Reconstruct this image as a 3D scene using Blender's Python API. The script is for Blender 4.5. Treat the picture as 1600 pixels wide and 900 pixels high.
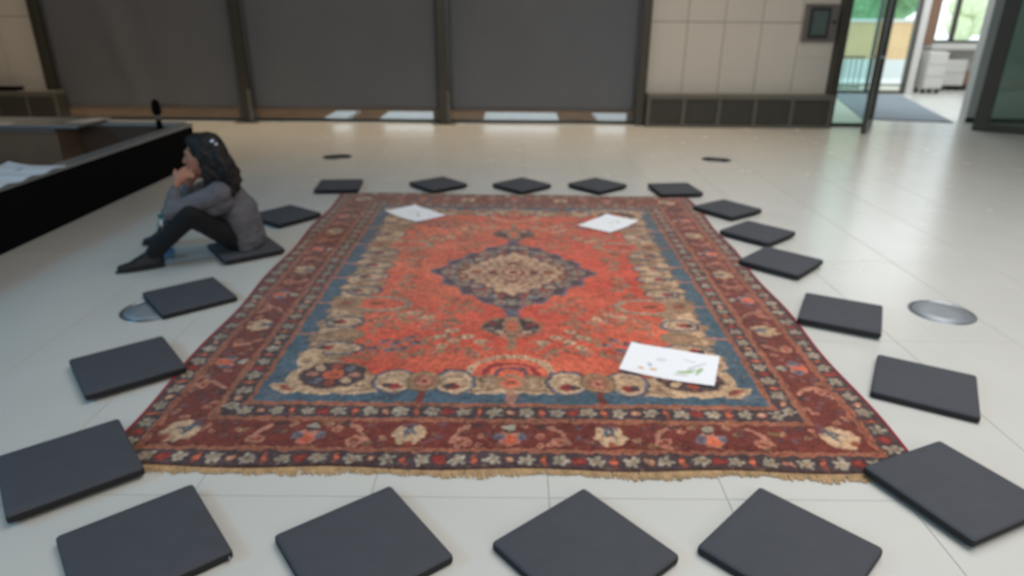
import bpy, bmesh, math, random
import numpy as np
from mathutils import Vector, Matrix, noise as mnoise

random.seed(7)
rng = np.random.default_rng(7)
for o in list(bpy.data.objects):
    bpy.data.objects.remove(o, do_unlink=True)
S = bpy.context.scene
C = S.collection

# ------------------------------------------------------------------ camera
FPX = 1046.2
pitch, roll = math.radians(22.116), math.radians(0.474)
fw = Vector((0, math.cos(pitch), -math.sin(pitch)))
r0 = Vector((1, 0, 0)); u0 = r0.cross(fw)
r1 = r0*math.cos(roll) + u0*math.sin(roll)
u1 = -r0*math.sin(roll) + u0*math.cos(roll)
cd = bpy.data.cameras.new('camera'); cam = bpy.data.objects.new('camera', cd); C.objects.link(cam)
m3 = Matrix((r1, u1, -fw)).transposed()
cam.matrix_world = Matrix.Translation((0, 0, 1.5)) @ m3.to_4x4()
cd.sensor_width = 36; cd.lens = FPX/1600*36
cd.clip_start = 0.05; cd.clip_end = 200
cd.dof.use_dof = True; cd.dof.focus_distance = 0.88; cd.dof.aperture_fstop = 3.7
S.camera = cam

# ------------------------------------------------------------------ view, world, lights
S.view_settings.view_transform = 'Standard'; S.view_settings.look = 'None'
S.view_settings.gamma = 1.0; S.view_settings.use_curve_mapping = False
S.view_settings.exposure = 0.0
W = bpy.data.worlds.new('overcast_sky'); S.world = W; W.use_nodes = True
bg = W.node_tree.nodes['Background']; bg.inputs[0].default_value = (0.86, 0.94, 1.0, 1); bg.inputs[1].default_value = 2.2

def area(name, loc, size, power, color, aim=None):
    l = bpy.data.lights.new(name, 'AREA'); l.shape = 'RECTANGLE'; l.size, l.size_y = size
    l.energy = power; l.color = color
    o = bpy.data.objects.new(name, l); C.objects.link(o); o.location = loc
    d = Vector(aim) - Vector(loc) if aim else Vector((0, 0, -1))
    o.rotation_euler = d.to_track_quat('-Z', 'Y').to_euler()
    return o
sk = area('skylight', (2.7, 2.5, 6.3), (5.0, 9.0), 220, (1.0, 0.985, 0.965)); sk.data.spread = math.radians(104)
lc = area('left_clerestory_window', (-8.8, 1.0, 4.6), (7.0, 2.2), 118, (0.20, 0.63, 1.0), (-2.8, 3.2, 0)); lc.data.spread = math.radians(95)
wl = area('ceiling_lamps_by_the_blinds', (-2.0, 9.7, 6.3), (12.0, 0.5), 95, (1.0, 0.76, 0.50)); wl.data.spread = math.radians(70)
area('window_behind_the_camera', (0.8, -4.0, 3.6), (11.0, 2.4), 205, (1.0, 0.98, 0.95), (0.5, 8, 1.0))  # unseen fill added to brighten surfaces facing the camera
area('lobby_ceiling_light', (8.6, 13.2, 3.3), (5.0, 4.4), 185, (0.92, 0.96, 1.0))  # unseen fill light added to brighten the lobby

# ------------------------------------------------------------------ helpers
def lin(c):
    return tuple(((v/255)/12.92 if v/255 <= 0.04045 else ((v/255+0.055)/1.055)**2.4) for v in c)

def mat(name, rgb, rough=0.6, var=0.06, scale=8.0, bump=0.0, bscale=60.0, metal=0.0, spec=0.5, emit=None):
    m = bpy.data.materials.new(name); m.use_nodes = True
    nt = m.node_tree; b = nt.nodes['Principled BSDF']; L = nt.links
    c = lin(rgb)
    tc = nt.nodes.new('ShaderNodeTexCoord')
    n = nt.nodes.new('ShaderNodeTexNoise'); n.inputs['Scale'].default_value = scale; n.inputs['Detail'].default_value = 5
    L.new(tc.outputs['Object'], n.inputs['Vector'])
    r = nt.nodes.new('ShaderNodeValToRGB')
    r.color_ramp.elements[0].position = 0.3; r.color_ramp.elements[1].position = 0.7
    r.color_ramp.elements[0].color = (*[v*(1-var) for v in c], 1)
    r.color_ramp.elements[1].color = (*[min(1, v*(1+var)) for v in c], 1)
    L.new(n.outputs['Fac'], r.inputs[0]); L.new(r.outputs[0], b.inputs['Base Color'])
    b.inputs['Roughness'].default_value = rough; b.inputs['Metallic'].default_value = metal
    b.inputs['Specular IOR Level'].default_value = spec
    if bump:
        n2 = nt.nodes.new('ShaderNodeTexNoise'); n2.inputs['Scale'].default_value = bscale
        L.new(tc.outputs['Object'], n2.inputs['Vector'])
        bp = nt.nodes.new('ShaderNodeBump'); bp.inputs['Strength'].default_value = bump; bp.inputs['Distance'].default_value = 0.01
        L.new(n2.outputs['Fac'], bp.inputs['Height']); L.new(bp.outputs[0], b.inputs['Normal'])
    if emit:
        b.inputs['Emission Color'].default_value = (*lin(rgb), 1); b.inputs['Emission Strength'].default_value = emit
    return m

def glass_mat(name, tint, gloss=0.08, rough=0.02):
    m = bpy.data.materials.new(name); m.use_nodes = True
    nt = m.node_tree; nt.nodes.remove(nt.nodes['Principled BSDF'])
    out = nt.nodes['Material Output']
    t = nt.nodes.new('ShaderNodeBsdfTransparent'); t.inputs[0].default_value = (*tint, 1)
    g = nt.nodes.new('ShaderNodeBsdfGlossy'); g.inputs['Roughness'].default_value = rough
    mx = nt.nodes.new('ShaderNodeMixShader'); mx.inputs[0].default_value = gloss
    nt.links.new(t.outputs[0], mx.inputs[1]); nt.links.new(g.outputs[0], mx.inputs[2]); nt.links.new(mx.outputs[0], out.inputs[0])
    return m

def attr_mat(name, rough, bump=0.0, bscale=200.0, nscale=120.0, namt=0.25):
    """colour from the mesh's printed / woven pattern, broken up by fine procedural noise"""
    m = bpy.data.materials.new(name); m.use_nodes = True
    nt = m.node_tree; b = nt.nodes['Principled BSDF']; L = nt.links
    a = nt.nodes.new('ShaderNodeAttribute'); a.attribute_name = 'pattern'
    tc = nt.nodes.new('ShaderNodeTexCoord')
    n = nt.nodes.new('ShaderNodeTexNoise'); n.inputs['Scale'].default_value = nscale; n.inputs['Detail'].default_value = 3
    L.new(tc.outputs['Object'], n.inputs['Vector'])
    mr = nt.nodes.new('ShaderNodeMapRange'); mr.inputs[3].default_value = 1-namt; mr.inputs[4].default_value = 1+namt
    L.new(n.outputs['Fac'], mr.inputs[0])
    vm = nt.nodes.new('ShaderNodeVectorMath'); vm.operation = 'SCALE'
    L.new(a.outputs['Color'], vm.inputs[0]); L.new(mr.outputs[0], vm.inputs['Scale'])
    L.new(vm.outputs[0], b.inputs['Base Color'])
    b.inputs['Roughness'].default_value = rough
    b.inputs['Specular IOR Level'].default_value = 0.15
    if bump:
        n2 = nt.nodes.new('ShaderNodeTexNoise'); n2.inputs['Scale'].default_value = bscale
        L.new(tc.outputs['Object'], n2.inputs['Vector'])
        bp = nt.nodes.new('ShaderNodeBump'); bp.inputs['Strength'].default_value = bump; bp.inputs['Distance'].default_value = 0.004
        L.new(n2.outputs['Fac'], bp.inputs['Height']); L.new(bp.outputs[0], b.inputs['Normal'])
    return m

def tag(o, label=None, cat=None, group=None, kind=None):
    if label: o['label'] = label
    if cat: o['category'] = cat
    if group: o['group'] = group
    if kind: o['kind'] = kind
    return o

def empty(name, loc, rz=0.0):
    o = bpy.data.objects.new(name, None); C.objects.link(o); o.location = loc; o.rotation_euler = (0, 0, rz)
    o.empty_display_size = 0.1
    return o

def attach(o, parent, world=True):
    if parent is None: return o
    o.parent = parent
    if world:
        p = parent; loc = Vector(p.location)
        if p.parent: loc = loc.copy()   # parents below are built with identity parenting at world coordinates
        o.matrix_parent_inverse = Matrix.Translation(-loc)
    return o

def mesh_obj(name, me, m, parent=None, loc=(0, 0, 0), world=True):
    o = bpy.data.objects.new(name, me); C.objects.link(o); o.location = loc
    if m is not None and not me.materials: me.materials.append(m)
    return attach(o, parent, world)

def bm_to(name, bm, m, parent=None, loc=(0, 0, 0), smooth=False, world=True):
    me = bpy.data.meshes.new(name); bm.normal_update(); bm.to_mesh(me); bm.free()
    if smooth:
        for p in me.polygons: p.use_smooth = True
    return mesh_obj(name, me, m, parent, loc, world)

def box(name, x0, x1, y0, y1, z0, z1, m, parent=None, bevel=0.0, world=True, seg=2):
    bm = bmesh.new(); bmesh.ops.create_cube(bm, size=1)
    sx, sy, sz = x1-x0, y1-y0, z1-z0
    for v in bm.verts: v.co = Vector((v.co.x*sx, v.co.y*sy, v.co.z*sz))
    if bevel:
        bmesh.ops.bevel(bm, geom=bm.edges[:], offset=bevel, segments=seg, affect='EDGES', profile=0.5)
    return bm_to(name, bm, m, parent, ((x0+x1)/2, (y0+y1)/2, (z0+z1)/2), False, world)

def lathe(name, prof, m, parent=None, loc=(0, 0, 0), n=28, world=True):
    bm = bmesh.new(); rings = []
    for r, z in prof:
        rings.append([bm.verts.new((r*math.cos(2*math.pi*k/n), r*math.sin(2*math.pi*k/n), z)) for k in range(n)])
    for a, b in zip(rings[:-1], rings[1:]):
        for k in range(n):
            bm.faces.new((a[k], a[(k+1) % n], b[(k+1) % n], b[k]))
    bm.faces.new(list(reversed(rings[0]))); bm.faces.new(rings[-1])
    return bm_to(name, bm, m, parent, loc, True, world)

def add_tube(bm, pts, rad, n=8):
    pts = [Vector(p) for p in pts]; rings = []
    for i, p in enumerate(pts):
        t = (pts[min(i+1, len(pts)-1)] - pts[max(i-1, 0)]).normalized()
        a = t.orthogonal().normalized(); b = t.cross(a)
        rr = rad[i] if isinstance(rad, (list, tuple)) else rad
        rings.append([bm.verts.new(p + rr*(math.cos(2*math.pi*k/n)*a + math.sin(2*math.pi*k/n)*b)) for k in range(n)])
    for r_, s_ in zip(rings[:-1], rings[1:]):
        # match ring orientation to avoid twist
        off = min(range(n), key=lambda o: sum((r_[k].co - s_[(k+o) % n].co).length for k in range(n)))
        for k in range(n):
            bm.faces.new((r_[k], r_[(k+1) % n], s_[(k+1+off) % n], s_[(k+off) % n]))
        s_[:] = s_[off:] + s_[:off]
    bm.faces.new(list(reversed(rings[0]))); bm.faces.new(rings[-1])

def grid_mesh(name, P, col=None, flip=False):
    """P: (ny,nx,3) array of points, col: (ny,nx,3) linear colours stored as the woven / printed pattern"""
    ny, nx, _ = P.shape
    i = np.arange(ny*nx).reshape(ny, nx)
    q = np.stack([i[:-1, :-1], i[:-1, 1:], i[1:, 1:], i[1:, :-1]], -1).reshape(-1, 4)
    if flip: q = q[:, ::-1]
    me = bpy.data.meshes.new(name)
    me.vertices.add(ny*nx); me.vertices.foreach_set('co', P.reshape(-1).astype(np.float32))
    me.loops.add(q.size); me.loops.foreach_set('vertex_index', q.reshape(-1).astype(np.int32))
    me.polygons.add(len(q)); me.polygons.foreach_set('loop_start', (np.arange(len(q))*4).astype(np.int32))
    me.update(calc_edges=True)
    me.polygons.foreach_set('use_smooth', np.ones(len(q), dtype=bool))
    if col is not None:
        a = me.color_attributes.new('pattern', 'FLOAT_COLOR', 'POINT')
        rgba = np.concatenate([col.reshape(-1, 3), np.ones((ny*nx, 1))], 1).astype(np.float32)
        a.data.foreach_set('color', rgba.reshape(-1))
    return me

# ------------------------------------------------------------------ materials
M = {}
def floor_mat():
    m = mat('pale_stone_floor', (206, 205, 199), 0.22, 0.025, 2.5)
    nt = m.node_tree; b = nt.nodes['Principled BSDF']; L = nt.links
    tc = nt.nodes['Texture Coordinate']
    ramp = b.inputs['Base Color'].links[0].from_node
    nz = nt.nodes['Noise Texture']
    geo = nt.nodes.new('ShaderNodeNewGeometry'); L.new(geo.outputs['Position'], nz.inputs['Vector'])
    oi = nt.nodes.new('ShaderNodeObjectInfo')
    mr = nt.nodes.new('ShaderNodeMapRange'); mr.inputs[3].default_value = 0.985; mr.inputs[4].default_value = 1.01
    L.new(oi.outputs['Random'], mr.inputs[0])
    vm = nt.nodes.new('ShaderNodeVectorMath'); vm.operation = 'SCALE'
    L.new(ramp.outputs[0], vm.inputs[0]); L.new(mr.outputs[0], vm.inputs['Scale']); L.new(vm.outputs[0], b.inputs['Base Color'])
    n2 = nt.nodes.new('ShaderNodeTexNoise'); n2.inputs['Scale'].default_value = 3.0; n2.inputs['Detail'].default_value = 6
    L.new(geo.outputs['Position'], n2.inputs['Vector'])
    r2 = nt.nodes.new('ShaderNodeMapRange'); r2.inputs[3].default_value = 0.24; r2.inputs[4].default_value = 0.29
    L.new(n2.outputs['Fac'], r2.inputs[0]); L.new(r2.outputs[0], b.inputs['Roughness'])
    return m
M['floor'] = floor_mat()
M['grout'] = mat('grey_floor_joint', (160, 158, 152), 0.6)
M['wallpanel'] = mat('off_white_wall_panel', (230, 222, 210), 0.5, 0.03, 1.5)
M['panelgap'] = mat('grey_panel_joint', (120, 115, 108), 0.8)
M['plaster'] = mat('white_plaster', (212, 210, 206), 0.8, 0.03, 2)
M['frame'] = mat('dark_bronze_metal', (80, 77, 70), 0.4, 0.05, 4, metal=0.3)
M['heater'] = mat('dark_grey_metal_cover', (108, 106, 98), 0.5, 0.05, 4)
M['grille'] = mat('dark_grille', (82, 79, 71), 0.6, 0.08, 30)
M['blind'] = mat('charcoal_blind_fabric', (112, 115, 121), 0.9, 0.05, 1.2, 0.1, 300)
M['hem'] = mat('brown_hem_bar', (128, 108, 92), 0.4, 0.05)
M['glass'] = glass_mat('clear_window_glass', (0.95, 0.98, 0.97), 0.06)
M['tglass'] = glass_mat('tinted_window_glass', (0.76, 0.78, 0.78), 0.05)
M['gglass'] = glass_mat('green_tinted_glass', (0.87, 0.96, 0.95), 0.06)
M['dglass'] = glass_mat('dark_green_glass', (0.84, 0.95, 0.90), 0.04)
M['pad'] = mat('charcoal_pad_cover', (70, 72, 78), 0.85, 0.05, 14, 0.15, 400)
M['padside'] = mat('black_pad_border', (36, 36, 38), 0.9, 0.05)
M['black'] = mat('black_panel', (11, 11, 14), 0.85, 0.05, spec=0.1)
M['cap'] = mat('grey_metal_capping', (150, 155, 158), 0.35, 0.05, metal=0.5)
M['brown'] = mat('brown_wood_cladding', (130, 108, 88), 0.55, 0.12, 3)
M['dbrown'] = mat('dark_brown_wood_cladding', (86, 72, 62), 0.6, 0.12, 3)
M['steel'] = mat('brushed_steel_plate', (168, 174, 182), 0.28, 0.06, 20, metal=0.9)
M['lid'] = mat('satin_steel_lid', (158, 164, 170), 0.5, 0.06, 20, metal=0.45)
M['dsteel'] = mat('dark_steel_ring', (80, 84, 88), 0.4, 0.05, metal=0.8)
M['skin'] = mat('skin', (186, 128, 104), 0.55, 0.05, 12)
M['hair'] = mat('dark_brown_hair', (24, 20, 19), 0.65, 0.3, 40, 0.6, 60)
M['sweater'] = mat('grey_knit', (104, 104, 110), 0.95, 0.08, 20, 0.4, 150)
M['trousers'] = mat('black_trouser_cloth', (19, 19, 22), 0.9, 0.1, 20)
M['shoe'] = mat('black_shoe', (22, 23, 26), 0.6, 0.1, 20)
M['sole'] = mat('grey_shoe_sole', (62, 62, 64), 0.7)
M['eye'] = mat('dark_eye', (40, 30, 26), 0.3)
M['lips'] = mat('lips', (160, 92, 84), 0.5)
M['clip'] = mat('silver_hair_clip', (215, 220, 235), 0.15, 0.02, metal=0.9)
M['bottle'] = glass_mat('clear_blue_plastic', (0.80, 0.91, 0.97), 0.12, 0.1)
M['teal'] = mat('teal_cap', (30, 125, 120), 0.4)
M['bluelabel'] = mat('blue_bottle_label', (95, 140, 200), 0.5)
M['mat'] = mat('grey_entrance_mat', (128, 136, 144), 0.95, 0.08, 60, 0.2, 300)
M['dimwall'] = mat('grey_wall_paint', (120, 122, 124), 0.8, 0.03, 2)
M['white'] = mat('white_lacquer', (205, 203, 198), 0.45, 0.02)
M['column'] = mat('brown_column', (142, 112, 92), 0.6, 0.05)
M['rubber'] = mat('black_rubber', (40, 36, 34), 0.7)
M['cream'] = mat('cream_render', (238, 200, 150), 0.8, 0.05, 3)
M['pave'] = mat('pale_paving', (232, 234, 234), 0.85, 0.04, 2)
M['deck'] = mat('brown_timber_deck', (126, 92, 62), 0.9, 0.15, 5, spec=0.1)
M['leaf'] = mat('green_foliage', (116, 164, 112), 0.8, 0.35, 6, 0.8, 12)
M['paleleaf'] = mat('pale_foliage', (206, 214, 176), 0.8, 0.2, 6, 0.4, 12)
M['bark'] = mat('tree_bark', (90, 75, 62), 0.9, 0.2)
M['screen'] = mat('grey_green_panel_glass', (96, 112, 108), 0.2, 0.05)
M['cabgrey'] = mat('grey_cabinet_metal', (118, 112, 108), 0.5, 0.04)
M['cabdark'] = mat('dark_cabinet_frame', (52, 58, 60), 0.4, 0.04)
M['fringe'] = mat('cream_fringe_thread', (186, 154, 114), 0.95, 0.25, 30)
M['selvedge'] = mat('crimson_selvedge', (150, 28, 52), 0.9, 0.1, 30)
M['rug'] = attr_mat('woven_wool_pile', 0.95, 0.5, 260, 150, 0.22)
M['paper'] = attr_mat('printed_paper', 0.75, 0, namt=0.01)

def struct(o):
    o['kind'] = 'structure'; return o

# ------------------------------------------------------------------ floor
TX0, TY0, TW, TL = -7.07, -0.58, 0.6, 1.2
fl = struct(box('floor', -9.2, 9.7, -4.2, 10.3, -0.2, -0.0025, M['grout']))
def tile_mesh():
    bm = bmesh.new(); bmesh.ops.create_cube(bm, size=1)
    for v in bm.verts: v.co = Vector((v.co.x*(TW-0.003), v.co.y*(TL-0.003), v.co.z*0.004))
    top = [e for e in bm.edges if all(v.co.z > 0 for v in e.verts)]
    bmesh.ops.bevel(bm, geom=top, offset=0.0008, segments=1, affect='EDGES')
    me = bpy.data.meshes.new('tile'); bm.to_mesh(me); bm.free(); me.materials.append(M['floor']); return me
tm = tile_mesh()
for i in range(24):
    for j in range(9):
        mesh_obj('tile', tm, None, fl, (TX0+TW*(i+.5), TY0+TL*(j+.5), -0.002))
bm = bmesh.new()
def tile_rect(bm, x0, x1, y0, y1):
    vs = [bm.verts.new(p) for p in ((x0, y0, 0), (x1, y0, 0), (x1, y1, 0), (x0, y1, 0))]; bm.faces.new(vs)
for x0, x1, y0, y1 in ((-9.2, TX0, -4.2, 10.3), (TX0+24*TW, 9.7, -4.2, 10.3), (TX0, TX0+24*TW, -4.2, TY0), (TX0, TX0+24*TW, TY0+9*TL, 10.3)):
    nx, ny = max(1, round((x1-x0)/TW)), max(1, round((y1-y0)/TL))
    for i in range(nx):
        for j in range(ny):
            a, b = (x1-x0)/nx, (y1-y0)/ny
            tile_rect(bm, x0+a*i+.002, x0+a*(i+1)-.002, y0+b*j+.002, y0+b*(j+1)-.002)
rest = bm_to('outer_tiles', bm, M['floor'], fl); rest['kind'] = 'stuff'
struct(box('floor', 4.4, 15.0, 10.3, 17.0, -0.2, 0.0, M['floor']))

# ------------------------------------------------------------------ room shell
struct(box('ceiling', -9.2, 9.7, -4.2, 10.6, 6.5, 6.7, M['dimwall']))
struct(box('wall_left', -9.2, -9.0, -4.2, 10.6, 0, 6.5, M['dimwall']))
struct(box('wall_front', -9.2, 9.7, -4.4, -4.2, 0, 6.5, M['dimwall']))
struct(box('wall_right', 9.5, 9.7, -4.2, 10.6, 0, 6.5, M['dimwall']))
# back wall: panelled sections left and right of the glazing
wb = struct(box('wall_back', 1.95, 4.60, 10.29, 10.5, 0, 6.5, M['panelgap']))
wb2 = struct(box('wall_back', -9.0, -6.84, 10.29, 10.5, 0, 6.5, M['panelgap']))
struct(box('wall_back', -6.84, 1.95, 10.22, 10.5, 4.2, 6.5, M['plaster']))
struct(box('wall_back', 4.60, 9.5, 10.22, 10.5, 3.3, 6.5, M['plaster']))
def panels(parent, xs, zs):
    for a, b in zip(xs[:-1], xs[1:]):
        for c, d in zip(zs[:-1], zs[1:]):
            box('panel', a+.004, b-.004, 10.25, 10.295, c+.004, d-.004, M['wallpanel'], parent, 0.003, seg=1)
panels(wb, [1.95, 2.47, 3.00, 3.53, 4.08, 4.60], [0.0, 1.44, 2.9, 4.4, 6.0])
panels(wb2, [-9.0, -8.45, -7.92, -7.38, -6.84], [0.0, 1.44, 2.9, 4.4, 6.0])

# windows with blinds
bays = [(-6.72, -4.02), (-3.88, -1.10), (-0.96, 1.80)]
for k, (a, b) in enumerate(bays):
    w = struct(box('window_%d' % (k+1), a-.06, b+.06, 10.30, 10.36, 0.0, 0.045, M['frame']))
    box('glass_pane', a, b, 10.325, 10.335, 0.045, 4.15, M['tglass'], w)
    box('top_rail', a-.06, b+.06, 10.30, 10.36, 4.15, 4.22, M['frame'], w)
    box('end_block', b-.10, b+.02, 10.27, 10.34, 0.045, 0.17, M['heater'], w)
trims = [(-6.84, -6.72, 10.16), (-4.02, -3.88, 10.14), (-1.10, -0.96, 10.14), (1.80, 1.93, 10.14)]
for k, (a, b, y) in enumerate(trims):
    t = struct(box('trim_%d' % (k+1), a, b, y, 10.40, 0, 4.4, M['frame'], None, 0.006, seg=1))
    if k in (1, 2):
        box('guide_bracket', b-.02, b+.025, y-.03, y+.05, 0.0, 0.47, M['heater'], t, 0.004, seg=1)
        box('foot_plate', a-.10, b+.10, y-.06, y+.02, 0.0, 0.012, M['frame'], t)
blabels = ['charcoal roller blind with a faint diagonal crease, leftmost of the three',
           'charcoal roller blind in the middle of the three window bays',
           'charcoal roller blind beside the white panelled wall and heater']
for (a, b), lab, k in zip(bays, blabels, range(3)):
    e = tag(empty('roller_blind', ((a+b)/2, 10.26, 0.17)), lab, 'blind', 'roller blinds on the back windows')
    nx, nz = 40, 50
    xs = np.linspace(a+.005, b-.005, nx); zs = np.linspace(0.19, 4.1, nz)
    X, Z = np.meshgrid(xs, zs)
    Y = 10.262 + 0.004*np.sin(X*3.1+k) + 0.003*np.sin(Z*1.7)
    if k == 0:
        dline = (X-(-5.55)) + 0.22*(Z-0.2)
        Y = Y - 0.022*np.exp(-(dline/0.12)**2) + 0.015*np.exp(-((dline-.35)/0.15)**2)
    fab = mesh_obj('fabric', grid_mesh('fabric', np.stack([X, Y, Z], -1)), M['blind'], e)
    sm = fab.modifiers.new('thickness', 'SOLIDIFY'); sm.thickness = 0.003
    box('hem_bar', a+.005, b-.005, 10.248, 10.275, 0.165, 0.192, M['hem'], e, 0.004)

# outside the blinds: timber deck, with sunlit ground patches painted as pale slabs
dk = tag(empty('timber_deck', (-2.5, 11.4, -0.05)), 'brown timber deck seen through the gap below the blinds', 'deck')
for i in range(19):
    box('plank', -8.6, 4.3, 10.52+.24*i, 10.745+.24*i, -0.09, -0.05, M['deck'], dk)
for (a, b), lab in zip([(-2.98, -2.62), (-2.10, -1.25), (-0.47, 0.72), (1.34, 1.9)],
        ['narrow pale stone slab on the deck behind the middle blind', 'wide pale stone slab on the deck at the middle blind right end',
         'long pale stone slab on the deck behind the right blind', 'pale stone slab on the deck nearest the heater']):
    tag(box('stone_slab', a, b, 10.6, 12.2, -0.05, -0.005, M['pave'], None, 0.004), lab, 'paving slab', 'pale slabs outside the blinds')

ts = tag(empty('timber_screen', (-2.5, 12.7, -.05)), 'brown timber screen outside beyond the deck behind the blinds', 'fence')
for a, b in ((-9.4, -3.35), (-2.98, -2.40), (-1.42, -.54), (.82, 1.52), (2.16, 4.35)):
    box('screen_board', a, b, 12.62, 12.70, -.05, 2.6, M['deck'], ts)
# heater covers
def heater(x0, x1, y0, y1, ztop, divs, label):
    e = tag(empty('heater_cover', ((x0+x1)/2, y0, 0)), label, 'heater', 'dark heater covers along the back wall')
    box('body', x0, x1, y0+.03, y1, 0.03, ztop-.06, M['grille'], e)
    box('top_shelf', x0, x1, y0-.005, y1, ztop-.07, ztop, M['heater'], e, 0.006, seg=1)
    box('base_rail', x0, x1, y0, y1, 0.0, 0.045, M['heater'], e)
    for d in divs:
        box('divider', d-.022, d+.022, y0+.002, y0+.04, 0.045, ztop-.07, M['heater'], e)
    ds = sorted(divs)
    for a, b in zip(ds[:-1], ds[1:]):
        for q in range(6):
            z = 0.075 + q*(ztop-.18)/5
            box('grille_slat', a+.022, b-.022, y0+.018, y0+.034, z, z+.022, M['grille'], e)
heater(1.94, 4.64, 10.0, 10.245, 0.47, [1.965, 2.475, 2.99, 3.51, 4.045, 4.61], 'long dark metal heater cover under the white panels and wall cabinet')
heater(-9.0, -6.62, 9.98, 10.245, 0.44, [-8.9, -8.2, -7.5, -7.05, -6.645], 'dark heater cover at the far left behind the wooden enclosure')
e = tag(empty('flat_case', (-7.55, 10.08, 0.44)), 'flat black slab lying on the far left heater cover', 'slab')
box('lower_half', -7.9, -7.18, 9.99, 10.18, 0.441, 0.465, M['black'], e, 0.005)
box('upper_half', -7.9, -7.18, 9.99, 10.18, 0.467, 0.492, M['black'], e, 0.005)

# wall cabinet
e = tag(empty('wall_cabinet', (4.32, 10.25, 1.18)), 'grey metal wall cabinet with dark framed glass window and round knob', 'cabinet')
box('housing', 4.10, 4.565, 10.19, 10.25, 1.19, 1.69, M['cabgrey'], e, 0.01)
box('window_frame', 4.165, 4.455, 10.175, 10.195, 1.235, 1.645, M['cabdark'], e, 0.006)
box('window_glass', 4.205, 4.415, 10.170, 10.18, 1.285, 1.60, M['screen'], e)
lathe('knob', [(.002, 0), (.024, .002), (.026, .02), (.012, .028), (.002, .03)], M['rubber'], e, (4.51, 10.165, 1.44))
box('cover_plate', 4.10, 4.56, 10.236, 10.25, 0.98, 1.17, M['wallpanel'], e, 0.003, seg=1)

# ------------------------------------------------------------------ entrance: glass screen, open door, partition, lobby
d1 = struct(box('door_1', 4.60, 4.72, 10.12, 10.40, 0, 3.3, M['frame'], None, 0.005, seg=1))
box('side_glass', 4.72, 5.30, 10.26, 10.275, 0.05, 3.2, M['gglass'], d1)
box('bottom_rail', 4.72, 5.34, 10.23, 10.30, 0.0, 0.05, M['frame'], d1)
box('hinge_post', 5.30, 5.37, 10.22, 10.34, 0.0, 3.3, M['frame'], d1)
box('head_rail', 4.60, 6.80, 10.20, 10.36, 3.2, 3.32, M['frame'], d1)
# open leaf, hinged at (5.34,10.25) and swung towards the room
ang = math.atan2(9.57-10.25, 4.90-5.33)
lf = tag(empty('door_leaf', (5.33, 10.22, 0), ang), 'dark framed glass door standing open beside the green glass panel', 'door')
LW = 0.80
box('near_stile', LW-.11, LW, -.03, .03, 0.012, 3.1, M['frame'], lf, 0.004, False, 1)
box('hinge_stile', 0, .09, -.03, .03, 0.012, 3.1, M['frame'], lf, 0.004, False, 1)
box('bottom_rail', .09, LW-.11, -.03, .03, 0.012, 0.13, M['frame'], lf, 0, False)
box('top_rail', .09, LW-.11, -.03, .03, 3.0, 3.1, M['frame'], lf, 0, False)
box('door_glass', .09, LW-.11, -.006, .006, 0.13, 3.0, M['gglass'], lf, 0, False)
hb = bmesh.new(); add_tube(hb, [(LW-.055, -.03, 1.02), (LW-.055, -.085, 1.02), (LW-.16, -.085, 1.02)], 0.011)
bm_to('door_handle', hb, M['steel'], lf, world=False)
hb = bmesh.new(); add_tube(hb, [(LW-.055, .03, 1.02), (LW-.055, .085, 1.02), (LW-.16, .085, 1.02)], 0.011)
bm_to('door_handle', hb, M['steel'], lf, world=False)

# right glazed partition
pt = tag(empty('glazed_partition', (6.74, 10.02, 0), math.atan2(-.42, .5)), 'dark framed partition with green glass at the right edge', 'partition')
box('corner_stile', 0, .19, -.05, .05, 0, 3.3, M['frame'], pt, 0.004, False, 1)
box('bottom_rail', .19, 2.6, -.05, .05, 0, .10, M['frame'], pt, 0.004, False, 1)
box('top_rail', .19, 2.6, -.05, .05, 3.1, 3.3, M['frame'], pt, 0.004, False, 1)
for a, b in ((.19, .62), (.70, 1.6), (1.68, 2.55)):
    box('glass_pane', a, b, -.008, .008, .10, 3.1, M['dglass'], pt, 0, False)
for a in (.62, 1.6, 2.55):
    box('mullion', a, a+.08, -.045, .045, .10, 3.1, M['frame'], pt, 0.004, False, 1)
bm = bmesh.new()
def prism(name, pts, z0, z1, m, parent=None):
    bm = bmesh.new()
    lo = [bm.verts.new((x, y, z0)) for x, y in pts]; hi = [bm.verts.new((x, y, z1)) for x, y in pts]
    n = len(pts); bm.faces.new(list(reversed(lo))); bm.faces.new(hi)
    for k in range(n): bm.faces.new((lo[k], lo[(k+1) % n], hi[(k+1) % n], hi[k]))
    bmesh.ops.recalc_face_normals(bm, faces=bm.faces[:])
    return bm_to(name, bm, m, parent)
struct(prism('wall_lobby', [(7.12, 10.80), (9.6, 10.55), (9.6, 10.75), (7.14, 11.0)], 0, 3.4, M['plaster']))
struct(prism('baseboard_lobby', [(7.11, 10.785), (9.6, 10.535), (9.6, 10.55), (7.12, 10.80)], 0, .07, M['frame']))
struct(box('ceiling', 4.4, 15.0, 10.4, 17.0, 3.4, 3.6, M['plaster']))
struct(box('wall_lobby', 9.6, 15.0, 10.5, 10.62, 0, 3.4, M['plaster']))
struct(box('wall_lobby', 14.8, 15.0, 10.5, 17.0, 0, 3.4, M['plaster']))
struct(box('wall_lobby', 4.4, 4.6, 10.5, 15.2, 0, 3.4, M['plaster']))
mt = tag(prism('entrance_mat', [(5.62, 11.02), (6.88, 10.70), (8.20, 14.70), (6.85, 14.95)], 0.0, 0.014, M['mat']), 'large grey entrance mat on the lobby floor behind the open door', 'mat')

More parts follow.
